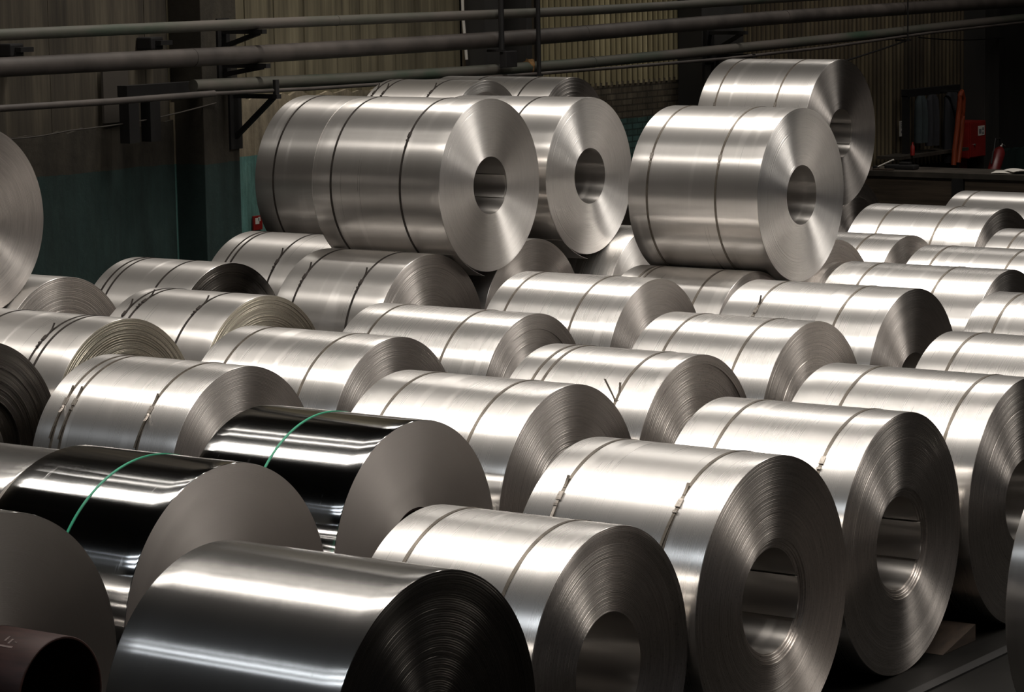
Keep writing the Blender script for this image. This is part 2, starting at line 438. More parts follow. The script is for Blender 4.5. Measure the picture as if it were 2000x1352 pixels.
# concrete panels of the first bay with joints
bm = bmesh.new()
y = -12.0; rnd = random.Random(3)
while y < 24.0:
    w = min(rnd.choice((1.2, 1.5, 0.9)), 24.07-y)
    box(bm, WX-0.11, WX-0.035-rnd.random()*0.012, y, y+w-0.012, 2.36, 13.0); y += w
struct('wall_back_panels', bm, M['concrete'])
bm = bmesh.new(); y = 24.07
while y < 29.5:
    w = min(rnd.choice((0.18, 0.22, 0.26, 0.34)), 29.6-y)
    box(bm, WX-0.11, WX-0.03-rnd.random()*0.03, y, y+w-0.008, 2.55, 13.0); y += w
struct('wall_back_cladding', bm, M['planks'])
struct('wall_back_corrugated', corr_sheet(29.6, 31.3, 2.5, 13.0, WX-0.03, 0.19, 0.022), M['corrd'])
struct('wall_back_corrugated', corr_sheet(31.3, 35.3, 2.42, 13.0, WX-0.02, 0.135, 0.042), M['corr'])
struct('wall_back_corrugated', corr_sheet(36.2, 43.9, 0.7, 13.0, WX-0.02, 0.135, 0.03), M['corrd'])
# columns
M['colpaint'] = mat_masonry('shaded_painted_column', False, 0.10)  # shade on the column painted as a dark tone of the wall paint
bm = bmesh.new(); box(bm, WX-0.05, -21.08, 24.10, 24.70, 0, 13, 0, 0.01); struct('trim_1', bm, M['colpaint'])
bm = bmesh.new(); box(bm, WX-0.05, -21.2, 29.65, 30.05, 2.2, 13, 0); box(bm, WX-0.05, -21.15, 30.5, 30.62, 2.2, 13, 0); struct('trim_2', bm, M['colmn'])
bm = bmesh.new(); box(bm, WX-0.05, -21.1, 34.75, 35.9, 0, 13, 0, 0.01); struct('trim_3', bm, M['colmn'])
bm = bmesh.new(); box(bm, WX-0.05, -21.1, 43.80, 44.35, 0, 13, 0, 0.01); struct('trim_4', bm, M['colmn'])
M['endwall'] = mat_streak('brown_end_wall', [(0.3, (0.0240, 0.0176, 0.0144)), (0.7, (0.0800, 0.0576, 0.0440))], 1.5, 0.8)
bm = bmesh.new(); box(bm, WX-0.45, 14, 46.6, 47.0, 0, 13); struct('wall_right', bm, M['endwall'])

# steel edging let into the floor in front of the coils
bm = bmesh.new(); box(bm, -7.30, -7.22, 9.0, 30.0, -0.02, 0.012)
struct('trim_5', bm, M['iron'])

# ------------------------------------------------------------------ coils
def lathe(bm, prof, seg, mi_of):
    """prof: list of (x, r); ring axis = X"""
    rings = []
    cs = [(math.cos(2*PI*k/seg), math.sin(2*PI*k/seg)) for k in range(seg)]
    for (x, r) in prof:
        rings.append([bm.verts.new((x, r*s, r*c)) for (c, s) in cs])
    n = len(rings)
    for i in range(n):
        a, b = rings[i], rings[(i+1) % n]
        mi = mi_of[i]
        for k in range(seg):
            k2 = (k+1) % seg
            bm.faces.new((a[k], b[k], b[k2], a[k2])).material_index = mi

def coil_mesh(R, L, r, rag, rnd, seg, nring, dish=0.0, lip=0.0, step=None, cone=0.0, collar=None):
    """origin at centre of the front face, body towards -X; bore radius r"""
    bm = bmesh.new()
    prof = []; mi = []
    # outer surface from back to front
    nb = 14
    xs = [(-L, .006), (-L+.0012, .0028), (-L+.0035, .0008), (-L+.008, 0.0)]
    for i in range(1, nb):
        x = -L + .02 + (L-.04)*i/nb
        if collar and abs(x+L-collar[0]) < .03: continue
        xs.append((x, 0.0))
    if collar:
        xs = [(x, d+(collar[1] if x < -L+collar[0] else 0.0)) for x, d in xs]
        xs += [(-L+collar[0]-.004, collar[1]), (-L+collar[0]+.004, 0.0)]
    xs += [(-.008, 0.0), (-.0035, .0008), (-.0012, .0028), (0.0, .006)]
    xs.sort()
    for x, d in xs:
        prof.append((x, R - d + (rnd.uniform(-0.0003, 0.0003) if 0.02 < -x < L-0.02 else 0.0))); mi.append(0)
    mi[-1] = 1
    # front face rings, outside to inside
    def face(sign, base, nring):
        out = []
        drift = 0.0
        w = (R-r)/nring
        for j in range(nring):
            rr = R - w*(j+0.5)
            t = (j+0.5)/nring
            x = rnd.uniform(-1, 1)*rag*0.25 + drift
            drift = max(-rag*0.8, min(rag*0.8, drift + rnd.uniform(-1, 1)*rag*0.12))
            if rnd.random() < 0.04: x += rnd.choice((-1, 1))*rag*0.7
            x -= dish*max(0.0, min(1.0, t*7.0-0.4))
            if step and rr < step[0]: x -= step[1]
            x += cone*t
            if lip and rr < r+0.05: x -= lip*(1+int((r+0.05-rr)/0.0125))
            out.append((base + sign*x, rr + w*0.30))
            out.append((base + sign*x, rr - w*0.30))
            if j < nring-1: out.append((base + sign*(x-groove), rr - w*0.5))
        return out
    groove = 0.00004 if rag < 0.0002 else 0.0007
    f = face(1, 0.0, nring)
    for p in f: prof.append(p); mi.append(1)
    xin = f[-1][0]
    nbore = 6
    for i in range(nbore+1):
        prof.append((xin if i == 0 else -L*i/nbore, r)); mi.append(2)
    mi[-1] = 1
    b = face(-1, -L, max(8, nring//4))[::-1]
    for p in b: prof.append(p); mi.append(1)
    lathe(bm, prof, seg, mi)
    return bm

def arc_band(bm, x, w, R, th, a0, a1, n, flare=0.0, mi=0, twist=0.0):
    """flat band bent round the X axis; angles in radians from up toward +Y"""
    prev = None
    for i in range(n+1):
        t = i/n; a = a0+(a1-a0)*t
        ro = R + flare*t*t
        cx = x + twist*t
        ring = [bm.verts.new((cx+dx, (ro+dr)*math.sin(a), (ro+dr)*math.cos(a))) for (dx, dr) in ((-w/2, 0), (w/2, 0), (w/2, th), (-w/2, th))]
        if prev:
            for k in range(4):
                bm.faces.new((prev[k], ring[k], ring[(k+1) % 4], prev[(k+1) % 4])).material_index = mi
        else: bm.faces.new(ring)
        prev = ring
    bm.faces.new(prev[::-1])

def full_band(bm, x, w, R, th, seg):
    rings = []
    for k in range(seg):
        a = 2*PI*k/seg
        rings.append([bm.verts.new((x+dx, (R+dr)*math.sin(a), (R+dr)*math.cos(a))) for (dx, dr) in ((-w/2, -0.001), (w/2, -0.001), (w/2, th), (-w/2, th))])
    for k in range(seg):
        p, q = rings[k], rings[(k+1) % seg]
        for j in range(4):
            bm.faces.new((p[j], p[(j+1) % 4], q[(j+1) % 4], q[j]))

def coil(x, y, z, R, L, yaw, label, straps=(), outer='satin', face='f_mid', rag=0.0012, bore=0.265, strapm='strap',
         seals={}, dish=0.0, lip=0.0, step=None, cone=0.0, core=None, tail=None, inner=None, collar=None, group=None, sw=0.02, seed=None, detail=1):
    seed = seed if seed is not None else int(abs(x*131+y*977))
    rnd = random.Random(seed)
    root = empty('metal_coil', (x, y, z-R), math.radians(yaw))
    tag(root, label, 'metal coil', group)
    nr = {0: 20, 1: 36, 2: 56}[detail]
    seg = {0: 72, 1: 144, 2: 200}[detail]
    bm = coil_mesh(R, L, bore, rag, rnd, seg, nr, dish, lip, step, cone, collar)
    body = obj('wound_sheet', bm, [M[outer], M[face], M['bore']], root, (0, 0, R), smooth=True, angle=28)
    for i, s in enumerate(straps):
        bm = bmesh.new()
        full_band(bm, -s, sw, R+0.0005, 0.003, seg)
        st = obj('strap', bm, M[strapm], root, (0, 0, R), smooth=True)
        if i in seals:
            a, tails = seals[i]
            a = math.radians(a)
            bm = bmesh.new()
            arc_band(bm, -s, sw*1.5, R+0.003, 0.006, a, a-0.07, 5)
            arc_band(bm, -s, sw*1.25, R+0.004, 0.007, a-0.10, a-0.12, 2)
            sl = obj('strap_seal', bm, M['seald' if strapm == 'strapd' else 'seal'], st, None)
            for (a1, ln, fl, tw, mt) in tails:
                bm = bmesh.new()
                aa = a + math.radians(a1)
                arc_band(bm, -s, sw*0.85, R+0.0045, 0.0018, aa, aa+ln, 8, flare=fl, twist=tw)
                obj('strap_end', bm, M[mt], st, None)
    if core:
        # tube that the sheet is wound on; core = (projection, wall)
        pj, wall = core
        bm = bmesh.new()
        rr = bore-0.0015
        prof = [(-L+0.02, rr), (pj, rr), (pj+0.003, rr-0.004), (pj+0.003, rr-wall+0.003), (pj, rr-wall), (-L+0.02, rr-wall)]
        lathe(bm, prof, 96, [0]*6)
        c = obj('core_tube', bm, M['tubecore'], root, (0, 0, R), smooth=True)
        if pj > 0.1:
            bm = bmesh.new()
            for q in range(3):   # faint stencilled strokes on the top of the tube
                arc_band(bm, pj*0.42+0.035*q, 0.012, rr, 0.0012, -0.42-0.05*(q % 2), -0.28-0.06*q, 4)
            arc_band(bm, pj*0.42+0.035, 0.085, rr, 0.0012, -0.56, -0.52, 2)
            obj('stencil_mark', bm, M['markw'], c, None)
    if inner is not None:
        # free inner end of the sheet lying in the bore
        bm = bmesh.new()
        a = math.radians(inner)
        arc_band(bm, -L/2, L-0.02, bore-0.011, 0.008, a, a+0.85, 14)
        obj('inner_sheet_end', bm, M['bore'], root, (0, 0, R), smooth=True)
    if tail:
        a0, a1, fl = tail
        bm = bmesh.new()
        arc_band(bm, -L/2, L, R+0.001, 0.0025, math.radians(a0), math.radians(a1), 30, flare=fl)
        obj('loose_sheet_end', bm, M[outer], root, (0, 0, R), smooth=True)
    return root

GC = 'aluminium coils standing in rows on the floor'
GU = 'coils of the upper layer'
T1 = [(-4, -0.16, 0.012, 0.01, 'seal'), (2, 0.10, 0.012, -0.008, 'strap')]
TW = [(-4, -0.10, 0.03, 0.02, 'tailw'), (-6, -0.30, 0.006, -0.012, 'strap'), (2, 0.10, 0.01, -0.008, 'strap')]
TD = [(-6, -0.07, 0.012, 0.006, 'strapd'), (3, 0.10, 0.03, -0.01, 'strapd')]
TV = [(4, 0.07, 0.16, -0.03, 'seal'), (4, 0.10, 0.10, 0.05, 'seal')]

# front row (right-hand file nearest the camera), from the left of the photo to the right
coil(-7.304, 9.762, .763, .763, 1.271, .11, 'dark shiny unstrapped coil at the bottom centre with a black recessed end', (), 'bright', 'f_black', .0010, .17, dish=.022, core=(-.03, .012), detail=2)
coil(-7.463, 11.400, .712, .712, 1.093, .33, 'strapped coil with dark outer rim, right of the dark shiny front coil', (.891, .251), 'satin', 'f_dark', .0014, .290, seals={}, dish=.016, detail=2)
coil(-7.410, 12.888, .774, .774, 1.175, -.84, 'large front coil with clipped straps and a stepped open bore, wound edges streaked', (.987, .258), 'satin', 'f_dark', .0016, .282, seals={0: (-42, T1), 1: (-39, TW[1:])}, lip=.007, inner=72, detail=2)
coil(-7.541, 14.599, .765, .765, 1.220, .55, 'front coil at lower right whose whole round end shows above bare floor', (.946, .232), 'satin', 'f_dark', .0016, .272, seals={1: (-42, [])}, lip=.008, inner=72, detail=2)
coil(-7.493, 16.134, .768, .768, 1.368, -.24, 'front coil at the right picture edge with half its bore cut off by the frame', (1.019, .239), 'satin', 'f_dark', .0016, .262, detail=2)
coil(-7.524, 18.065, .757, .757, 1.450, 0, 'coil cut by the right edge with one dark strap, behind the half bored coil', (1.211, .35), 'satin', 'f_mid', .0015, detail=1)
coil(-8.266, 20.370, .757, .757, 1.450, 0, 'coil at the right picture edge between two rows, strap at the very border', (1.210, .4), 'satin', 'f_mid', .0015, detail=1)
coil(-4.80, 14.0, .76, .76, 1.450, 0, 'coil at the lower right corner showing only its grey rounded back end', (), 'satin2', 'f_dark', .0015, detail=1)
# second file
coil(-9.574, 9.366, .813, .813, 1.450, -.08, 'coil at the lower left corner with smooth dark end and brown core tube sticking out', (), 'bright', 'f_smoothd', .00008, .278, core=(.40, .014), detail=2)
coil(-9.551, 11.011, .805, .805, 1.100, .08, 'mirror bright black coil with a green strap at the left, smooth plain grey end', (.528,), 'mirror', 'f_smooth', .00008, .25, strapm='strapg', sw=.014, detail=2)
coil(-10.70, 10.99, .786, .786, 1.400, 0, 'brownish coil end piece at the left picture edge behind the left green strapped coil', (), 'bright', 'f_mid', .001, detail=1)
coil(-9.822, 12.974, .767, .767, 1.169, -.15, 'mirror bright green strapped coil at centre left, brown core in its smooth end', (.655,), 'mirror', 'f_smooth', .00008, .262, strapm='strapg', sw=.014, core=(-.01, .014), detail=2)
coil(-9.787, 14.515, .771, .771, 1.313, -.20, 'bright coil in the middle with two straps, right of the green strapped mirror coil', (1.070, .341), 'satin', 'f_mid', .0016, detail=2)
coil(-9.841, 16.101, .765, .765, 1.177, -.04, 'coil whose single strap has two cut ends standing up in a V', (.989, .906, .271), 'satin', 'f_dark', .0018, seals={2: (-52, TV)}, step=(.70, .006), detail=2)
coil(-10.007, 17.983, .766, .766, 1.212, -.04, 'coil with dark scuffed end, just behind the coil with the V strap ends', (.939, .315), 'satin', 'f_dark', .0016, step=(.5, -.004), detail=1)
coil(-10.249, 20.029, .772, .772, 1.435, .03, 'coil at centre right with black bore just showing and dark strap tag', (1.134, .402), 'satin', 'f_mid', .0010, .270, seals={0: (-38, TD)}, detail=2)
coil(-10.373, 22.015, .747, .747, 1.520, .06, 'long coil at the right with two straps, behind the coil with the dark strap tag', (1.201, .479), 'satin', 'f_mid', .0012, detail=1)
coil(-10.471, 23.567, .748, .748, 1.450, .01, 'right edge coil with one strap visible, third from the back in the low right group', (1.210, .471), 'satin', 'f_mid', .0012, detail=1)
coil(-10.436, 25.118, .758, .758, 1.450, 0, 'small coil stub at the right picture edge beside the coil with streaked sheen', (1.210,), 'satin', 'f_mid', .0012, detail=0)
# third file
coil(-12.322, 14.393, .750, .750, 1.244, .17, 'light coil at left with strap pair and single strap, all clipped', (1.082, 1.001, .323), 'satin', 'f_mid', .0010, seals={0: (-45, TW), 1: (-45, TW[1:]), 2: (-45, TW)}, detail=2)
coil(-12.376, 16.124, .745, .745, 1.380, -.02, 'light coil with two plain straps, directly behind the clipped three strap coil', (1.153, .373), 'satin', 'f_mid', .0016, detail=2)
coil(-12.510, 18.070, .718, .718, 1.507, .03, 'long coil with two straps and step ring, centre of the floor rows', (1.250, .459), 'satin', 'f_mid', .0014, step=(.60, .006), detail=2)
coil(-12.574, 19.946, .757, .757, 1.317, .16, 'coil with pale scuffed bands between two straps, below the gap of the upper coils', (1.126, .435), 'satin', 'f_mid', .0012, detail=2)
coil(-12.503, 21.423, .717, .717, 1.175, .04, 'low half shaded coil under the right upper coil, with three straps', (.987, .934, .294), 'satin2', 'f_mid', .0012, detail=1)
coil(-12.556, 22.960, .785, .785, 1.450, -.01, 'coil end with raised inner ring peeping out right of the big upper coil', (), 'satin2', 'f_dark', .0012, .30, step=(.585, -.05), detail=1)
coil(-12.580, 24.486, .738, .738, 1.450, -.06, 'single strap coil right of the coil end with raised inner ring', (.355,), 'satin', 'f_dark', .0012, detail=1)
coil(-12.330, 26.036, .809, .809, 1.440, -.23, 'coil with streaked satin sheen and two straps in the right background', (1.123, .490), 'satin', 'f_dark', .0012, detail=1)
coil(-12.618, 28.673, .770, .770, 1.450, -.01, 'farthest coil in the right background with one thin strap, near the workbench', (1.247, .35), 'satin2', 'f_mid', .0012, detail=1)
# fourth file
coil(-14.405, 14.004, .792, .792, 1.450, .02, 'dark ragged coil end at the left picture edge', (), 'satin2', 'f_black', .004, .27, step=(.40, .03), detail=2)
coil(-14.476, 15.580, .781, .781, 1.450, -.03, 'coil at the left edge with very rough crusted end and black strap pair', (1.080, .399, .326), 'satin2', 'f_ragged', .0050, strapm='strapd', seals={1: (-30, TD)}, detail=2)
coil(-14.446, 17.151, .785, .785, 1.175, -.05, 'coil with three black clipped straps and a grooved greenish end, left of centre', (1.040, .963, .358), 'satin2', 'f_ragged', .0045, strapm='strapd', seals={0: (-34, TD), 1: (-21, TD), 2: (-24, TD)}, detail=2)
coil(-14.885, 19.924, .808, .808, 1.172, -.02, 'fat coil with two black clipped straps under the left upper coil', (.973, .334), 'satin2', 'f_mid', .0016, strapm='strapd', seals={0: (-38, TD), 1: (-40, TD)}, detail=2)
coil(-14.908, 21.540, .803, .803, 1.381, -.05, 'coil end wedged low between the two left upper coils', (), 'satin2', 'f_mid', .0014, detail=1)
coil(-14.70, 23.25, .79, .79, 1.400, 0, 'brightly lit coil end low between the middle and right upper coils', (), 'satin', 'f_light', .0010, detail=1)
# fifth file
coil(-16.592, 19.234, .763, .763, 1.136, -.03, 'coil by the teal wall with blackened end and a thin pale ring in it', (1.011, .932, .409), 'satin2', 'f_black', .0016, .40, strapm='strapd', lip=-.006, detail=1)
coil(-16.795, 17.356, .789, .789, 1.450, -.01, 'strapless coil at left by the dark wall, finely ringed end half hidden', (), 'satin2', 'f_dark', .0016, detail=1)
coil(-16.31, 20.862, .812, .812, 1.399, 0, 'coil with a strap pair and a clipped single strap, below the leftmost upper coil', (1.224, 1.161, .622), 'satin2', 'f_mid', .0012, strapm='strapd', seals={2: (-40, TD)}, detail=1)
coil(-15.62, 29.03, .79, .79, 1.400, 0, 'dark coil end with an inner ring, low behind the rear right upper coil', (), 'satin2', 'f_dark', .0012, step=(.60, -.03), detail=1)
# upper layer
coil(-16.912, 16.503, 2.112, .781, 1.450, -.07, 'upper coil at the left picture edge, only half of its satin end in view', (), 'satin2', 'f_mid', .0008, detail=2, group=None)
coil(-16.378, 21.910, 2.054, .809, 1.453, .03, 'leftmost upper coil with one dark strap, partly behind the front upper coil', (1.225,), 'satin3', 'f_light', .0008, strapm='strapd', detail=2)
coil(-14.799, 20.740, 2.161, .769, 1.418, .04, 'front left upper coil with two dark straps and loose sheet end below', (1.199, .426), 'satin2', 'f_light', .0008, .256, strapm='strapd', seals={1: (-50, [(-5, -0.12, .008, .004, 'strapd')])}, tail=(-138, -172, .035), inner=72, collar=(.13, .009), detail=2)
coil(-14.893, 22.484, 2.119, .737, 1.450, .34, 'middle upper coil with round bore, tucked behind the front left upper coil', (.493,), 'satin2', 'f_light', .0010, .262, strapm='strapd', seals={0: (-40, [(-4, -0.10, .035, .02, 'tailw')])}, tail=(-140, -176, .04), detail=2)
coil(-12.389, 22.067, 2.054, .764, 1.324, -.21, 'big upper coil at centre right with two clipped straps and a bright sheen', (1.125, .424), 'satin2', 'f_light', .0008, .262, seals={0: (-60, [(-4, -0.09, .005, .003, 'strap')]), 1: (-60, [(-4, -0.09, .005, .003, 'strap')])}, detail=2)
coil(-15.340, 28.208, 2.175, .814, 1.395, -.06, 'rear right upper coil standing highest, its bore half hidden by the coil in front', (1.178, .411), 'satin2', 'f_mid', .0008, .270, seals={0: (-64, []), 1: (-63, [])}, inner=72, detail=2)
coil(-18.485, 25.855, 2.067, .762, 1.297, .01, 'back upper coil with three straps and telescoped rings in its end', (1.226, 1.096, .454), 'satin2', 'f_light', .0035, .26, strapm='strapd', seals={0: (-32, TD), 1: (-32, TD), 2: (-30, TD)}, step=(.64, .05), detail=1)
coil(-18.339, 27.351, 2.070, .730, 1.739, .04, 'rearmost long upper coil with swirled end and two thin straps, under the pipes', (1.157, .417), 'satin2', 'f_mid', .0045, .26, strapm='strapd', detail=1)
# coils the photo hides that carry the upper layer
for (hx, hy, hr, lb) in ((-16.40, 22.95, .80, 'coil hidden under the leftmost upper coil'), (-15.50, 27.41, .78, 'coil hidden under the rear right upper coil'),
        (-18.5, 25.04, .75, 'hidden coil under the left side of the back three strap coil'), (-18.4, 26.62, .75, 'hidden coil between the two backmost upper coils'),
        (-18.4, 28.20, .75, 'hidden coil under the right side of the rearmost long coil'), (-16.95, 15.68, .78, 'coil hidden under the upper coil at the left picture edge')):
    coil(hx, hy, hr, hr, 1.35, 0, lb, (), 'satin2', 'f_dark', .001, detail=0)

# ------------------------------------------------------------------ pipes on the wall
PX = -20.6
P1 = [(8, 3.50), (16, 3.50), (20.5, 3.49), (24.4, 3.49), (28.3, 3.48), (31, 3.475), (33, 3.49), (35.5, 3.52), (40, 3.56), (46, 3.6)]
P2 = [(8, 3.17), (16, 3.17), (20.5, 3.17), (24.4, 3.155), (28.3, 3.165), (30.5, 3.18), (33, 3.22), (35.7, 3.255), (38.8, 3.285), (42.3, 3.31), (46.2, 3.32)]
P3 = [(23.4, 2.855), (24.4, 2.84), (26.3, 2.81), (28.3, 2.80), (30.5, 2.80), (33, 2.83), (35.7, 2.875), (38.8, 2.925), (41.4, 2.985), (44.2, 3.04), (46.2, 3.08)]
P4 = [(8, 2.77), (16, 2.77), (20.5, 2.77), (22, 2.76), (23.6, 2.765)]
P4b = [(23.6, 2.765), (25.3, 2.74), (27.3, 2.73), (29.4, 2.72), (31.7, 2.722), (34.3, 2.735), (37.2, 2.79), (40.5, 2.90), (44.2, 2.975), (46.2, 3.02)]
def pipe(pl, r, m, label, x=PX, extra=None):
    bm = bmesh.new()
    pts = []
    for (a, b2) in zip(pl[:-1], pl[1:]):
        for k in range(4):
            t = k/4; pts.append((x, a[0]+(b2[0]-a[0])*t, a[1]+(b2[1]-a[1])*t))
    pts.append((x, pl[-1][0], pl[-1][1]))
    tube(bm, pts, r, 20)
    root = empty('wall_pipe', (0, 0, 0)); tag(root, label, 'pipe', None)
    obj('pipe_run', bm, m, root, smooth=True)
    for (y, z, rr) in (extra or []):
        bm = bmesh.new(); tube(bm, [(x, y-0.012, z), (x, y+0.012, z)], rr, 20)
        obj('pipe_joint', bm, m, root, smooth=True)
    return root
pipe(P1, .060, M['pipeg'], 'topmost pipe along the back wall with green paint showing', extra=[(19, 3.492, .064), (25.9, 3.487, .064)])
pipe(P2, .100, M['pipe'], 'thick grey brown pipe along the back wall, second from the top', extra=[(23.4, 3.158, .104), (31, 3.187, .104), (36.2, 3.262, .104)])
pipe(P3, .070, M['pipeg'], 'green grey pipe ending at the dark column, third from the top', extra=[(31.2, 2.81, .074)])
r4 = pipe(P4b, .021, M['pipe'], 'thinnest pipe, lowest of those along the back wall', x=PX+0.12)
bm = bmesh.new(); tube(bm, [(PX+0.12, a, b2) for a, b2 in P4], .036, 16); obj('wide_pipe_run', bm, M['pipe'], r4, smooth=True)

def bracket(y, z, label, depth=.62, brace=.45, post=False):
    root = empty('pipe_bracket', (-21.08, y, z)); tag(root, label, 'bracket')
    bm = bmesh.new(); box(bm, 0, depth, -.04, .04, -.05, .0); obj('arm', bm, M['iron'], root)
    bm = bmesh.new(); bar(bm, (0.0, 0, -brace), (depth-.08, 0, -.04), .05, .05); obj('brace', bm, M['iron'], root)
    bm = bmesh.new(); box(bm, -.02, .03, -.10, .10, -brace-.12, .12); obj('back_plate', bm, M['iron'], root)
    if post:
        bm = bmesh.new(); box(bm, depth-.06, depth-.02, -.03, .03, 0, .16); obj('stop', bm, M['iron'], root)
    return root
bracket(24.45, 3.43, 'black wall bracket under the topmost pipe at the dark column', .62, .20)
bracket(24.45, 3.055, 'black wall bracket under the thick pipe at the dark column', .66, .13)
bracket(24.62, 2.71, 'lowest and largest black bracket with diagonal brace at the dark column', .66, .50, True)
bracket(34.9, 3.10, 'black bracket under the thick pipe at the far dark column', .62, .32)
bracket(35.1, 2.77, 'black bracket under the green grey pipe at the far dark column', .62, .30)

# inverted U cable support of iron channel and a board left of the column
root = empty('cable_support', (-21.2, 23.3, 1.95)); tag(root, 'black iron cable support left of the dark column under the pipes', 'stand')
bm = bmesh.new(); box(bm, -.06, .08, -.38, 1.15, .80, .92); obj('crossbar', bm, M['iron'], root)
for yy in (-.36, -.02):
    bm = bmesh.new(); box(bm, -.06, .08, yy, yy+.16, .30, .80); obj('leg', bm, M['iron'], root)
bm = bmesh.new(); box(bm, -.035, .0, 0, .40, 0, .60, 0, .004)
tag(obj('wall_board', bm, M['board'], None, (-21.47, 22.93, 2.46)), 'grey brown board fixed on the stained concrete wall left of the frame', 'board')
# fixing lumps between pipes 1 and 2
for (yy, lb) in ((20.9, 'small dark fitting on the wall under the top pipe at far left'), (23.05, 'small dark fitting on the wall between the two top pipes')):
    bm = bmesh.new(); box(bm, -.10, .12, -.10, .10, -.07, .07, 0, .02); box(bm, .02, .2, -.03, .16, -.02, .03, 0)
    tag(obj('wall_fitting', bm, M['iron'], None, (-21.44, yy+.6, 3.30)), lb, 'fitting')
# hanging rods / conduits
def rod(y, z0, z1, r, label, x=-20.45):
    root = empty('hanger_rod', (x, y, z0)); tag(root, label, 'rod')
    bm = bmesh.new(); tube(bm, [(0, 0, 0), (0, 0, z1-z0)], r, 8); obj('rod', bm, M['iron'], root, smooth=True)
    bm = bmesh.new(); box(bm, -.2, .04, -.035, .035, 0, .03); obj('saddle', bm, M['iron'], root)
rod(28.95, 3.02, 12.9, .035, 'dark hanger rod crossing the two top pipes, left one')
rod(29.75, 2.69, 12.9, .028, 'dark hanger rod reaching down to the third pipe near the middle')
rod(39.75, 2.80, 12.9, .012, 'thin hanger rod at the right holding the lower pipes')
bm = bmesh.new(); box(bm, -.05, .05, -.12, .12, -.10, .10, 0, .01)
tag(obj('junction_box', bm, M['iron'], None, (-20.42, 29.05, 2.93)), 'dark junction box hanging under the thick pipe by the left rod', 'box')
bm = bmesh.new(); tube(bm, [(0, 0, 2), (0, .04, .55), (0, .10, 0)], .02, 8)
tag(obj('conduit', bm, M['white'], None, (-21.42, 29.45, 2.9), smooth=True), 'pale vertical conduit on the dark wall strip beside the hanger rods', 'conduit')
bm = bmesh.new(); box(bm, -.03, .03, 0, .30, 0, .05, 0, .01)
tag(obj('strip_fitting', bm, M['steel'], None, (-21.35, 29.9, 2.86)), 'small pale fitting on the dark strip of wall beside the conduit', 'fitting')
bm = bmesh.new()
bmesh.ops.create_icosphere(bm, subdivisions=3, radius=.075)
rnd = random.Random(5)
for v in bm.verts:
    v.co.x *= 1.05; v.co.y *= .8; v.co.z *= 1.25
    v.co *= 1 + .22*math.sin(v.co.y*90+v.co.z*50) * math.cos(v.co.x*70)
tag(obj('rag', bm, mat_plain('ochre_rag', (0.20, 0.11, 0.04), 0.9, 0.0, 0.4, 14), None, (PX, 29.75, 2.815), smooth=True), 'ochre rag tied round the green grey pipe above the upper coils', 'rag')
def cable(pts, r, m, label):
    bm = bmesh.new(); P = []
    for (a, b2) in zip(pts[:-1], pts[1:]):
        for k in range(8):
            t = k/8; sag = -0.04*math.sin(PI*t)
            P.append((a[0]+(b2[0]-a[0])*t, a[1]+(b2[1]-a[1])*t, a[2]+(b2[2]-a[2])*t+sag))
    P.append(pts[-1]); tube(bm, P, r, 6)
    tag(obj('cable', bm, m, None, smooth=True), label, 'cable')
cable([(-21.50, 21.0, 2.42), (-21.30, 22.2, 2.43), (-21.06, 24.3, 2.62)], .008, M['board'], 'thin pale cable sagging across the stained wall at the left')
cable([(-20.5, 35.9, 2.42), (-20.5, 39.9, 2.82)], .013, M['iron'], 'black cable rising to the thin pipe behind the rear right upper coil')
cable([(-20.55, 40.3, 2.84), (-21.12, 44.5, 2.70)], .010, M['iron'], 'black cable hanging from the thin pipe towards the right column')

# ------------------------------------------------------------------ things on the right of the wall
# red fire plate beside the column
root = empty('fire_sign', (-21.47, 25.35, 1.09)); tag(root, 'small red sign on the teal wall beside the leftmost upper coil', 'sign')
bm = bmesh.new(); box(bm, -.01, .012, 0, .16, 0, .165, 0, .003); obj('plate', bm, M['red'], root)
bm = bmesh.new(); box(bm, .013, .015, .03, .10, .07, .14); box(bm, .013, .015, .085, .12, .10, .15); obj('pictogram', bm, M['white'], root)
# notice
root = empty('wall_notice', (-21.42, 41.35, 1.22)); tag(root, 'white paper notice on the dark corrugated wall', 'notice')
bm = bmesh.new(); box(bm, -.004, .004, 0, .31, 0, .25); obj('sheet', bm, M['white'], root)
bm = bmesh.new()
for k in range(4): box(bm, .005, .007, .04, .26, .215-.028*k, .225-.028*k)
box(bm, .005, .007, .13, .24, .03, .11); box(bm, .005, .007, .05, .11, .05, .09); obj('print', bm, M['ink'], root)
# fire cabinet
root = empty('fire_cabinet', (-21.05, 43.12, .76)); tag(root, 'red fire cabinet with a white sticker at the right end of the wall', 'cabinet')
bm = bmesh.new(); box(bm, -.36, .0, -.02, .60, 0, .60, 0, .006); box(bm, -.36, -.28, .1, .5, -.76, 0); obj('body', bm, M['red'], root)
bm = bmesh.new(); box(bm, .0, .02, .01, .57, .02, .58, 0, .004); d = obj('door', bm, M['red'], root)
bm = bmesh.new(); box(bm, .021, .024, .28, .52, .36, .52); sk = obj('sticker', bm, M['white'], d)
bm = bmesh.new(); box(bm, .0245, .026, .31, .40, .39, .47); box(bm, .0245, .026, .43, .49, .44, .49); box(bm, .0245, .026, .43, .49, .38, .42); obj('pictogram', bm, M['ink'], d)
bm = bmesh.new(); tube(bm, [(.02, .14, .22), (.045, .14, .22)], .018, 10); obj('knob', bm, M['steel'], d)
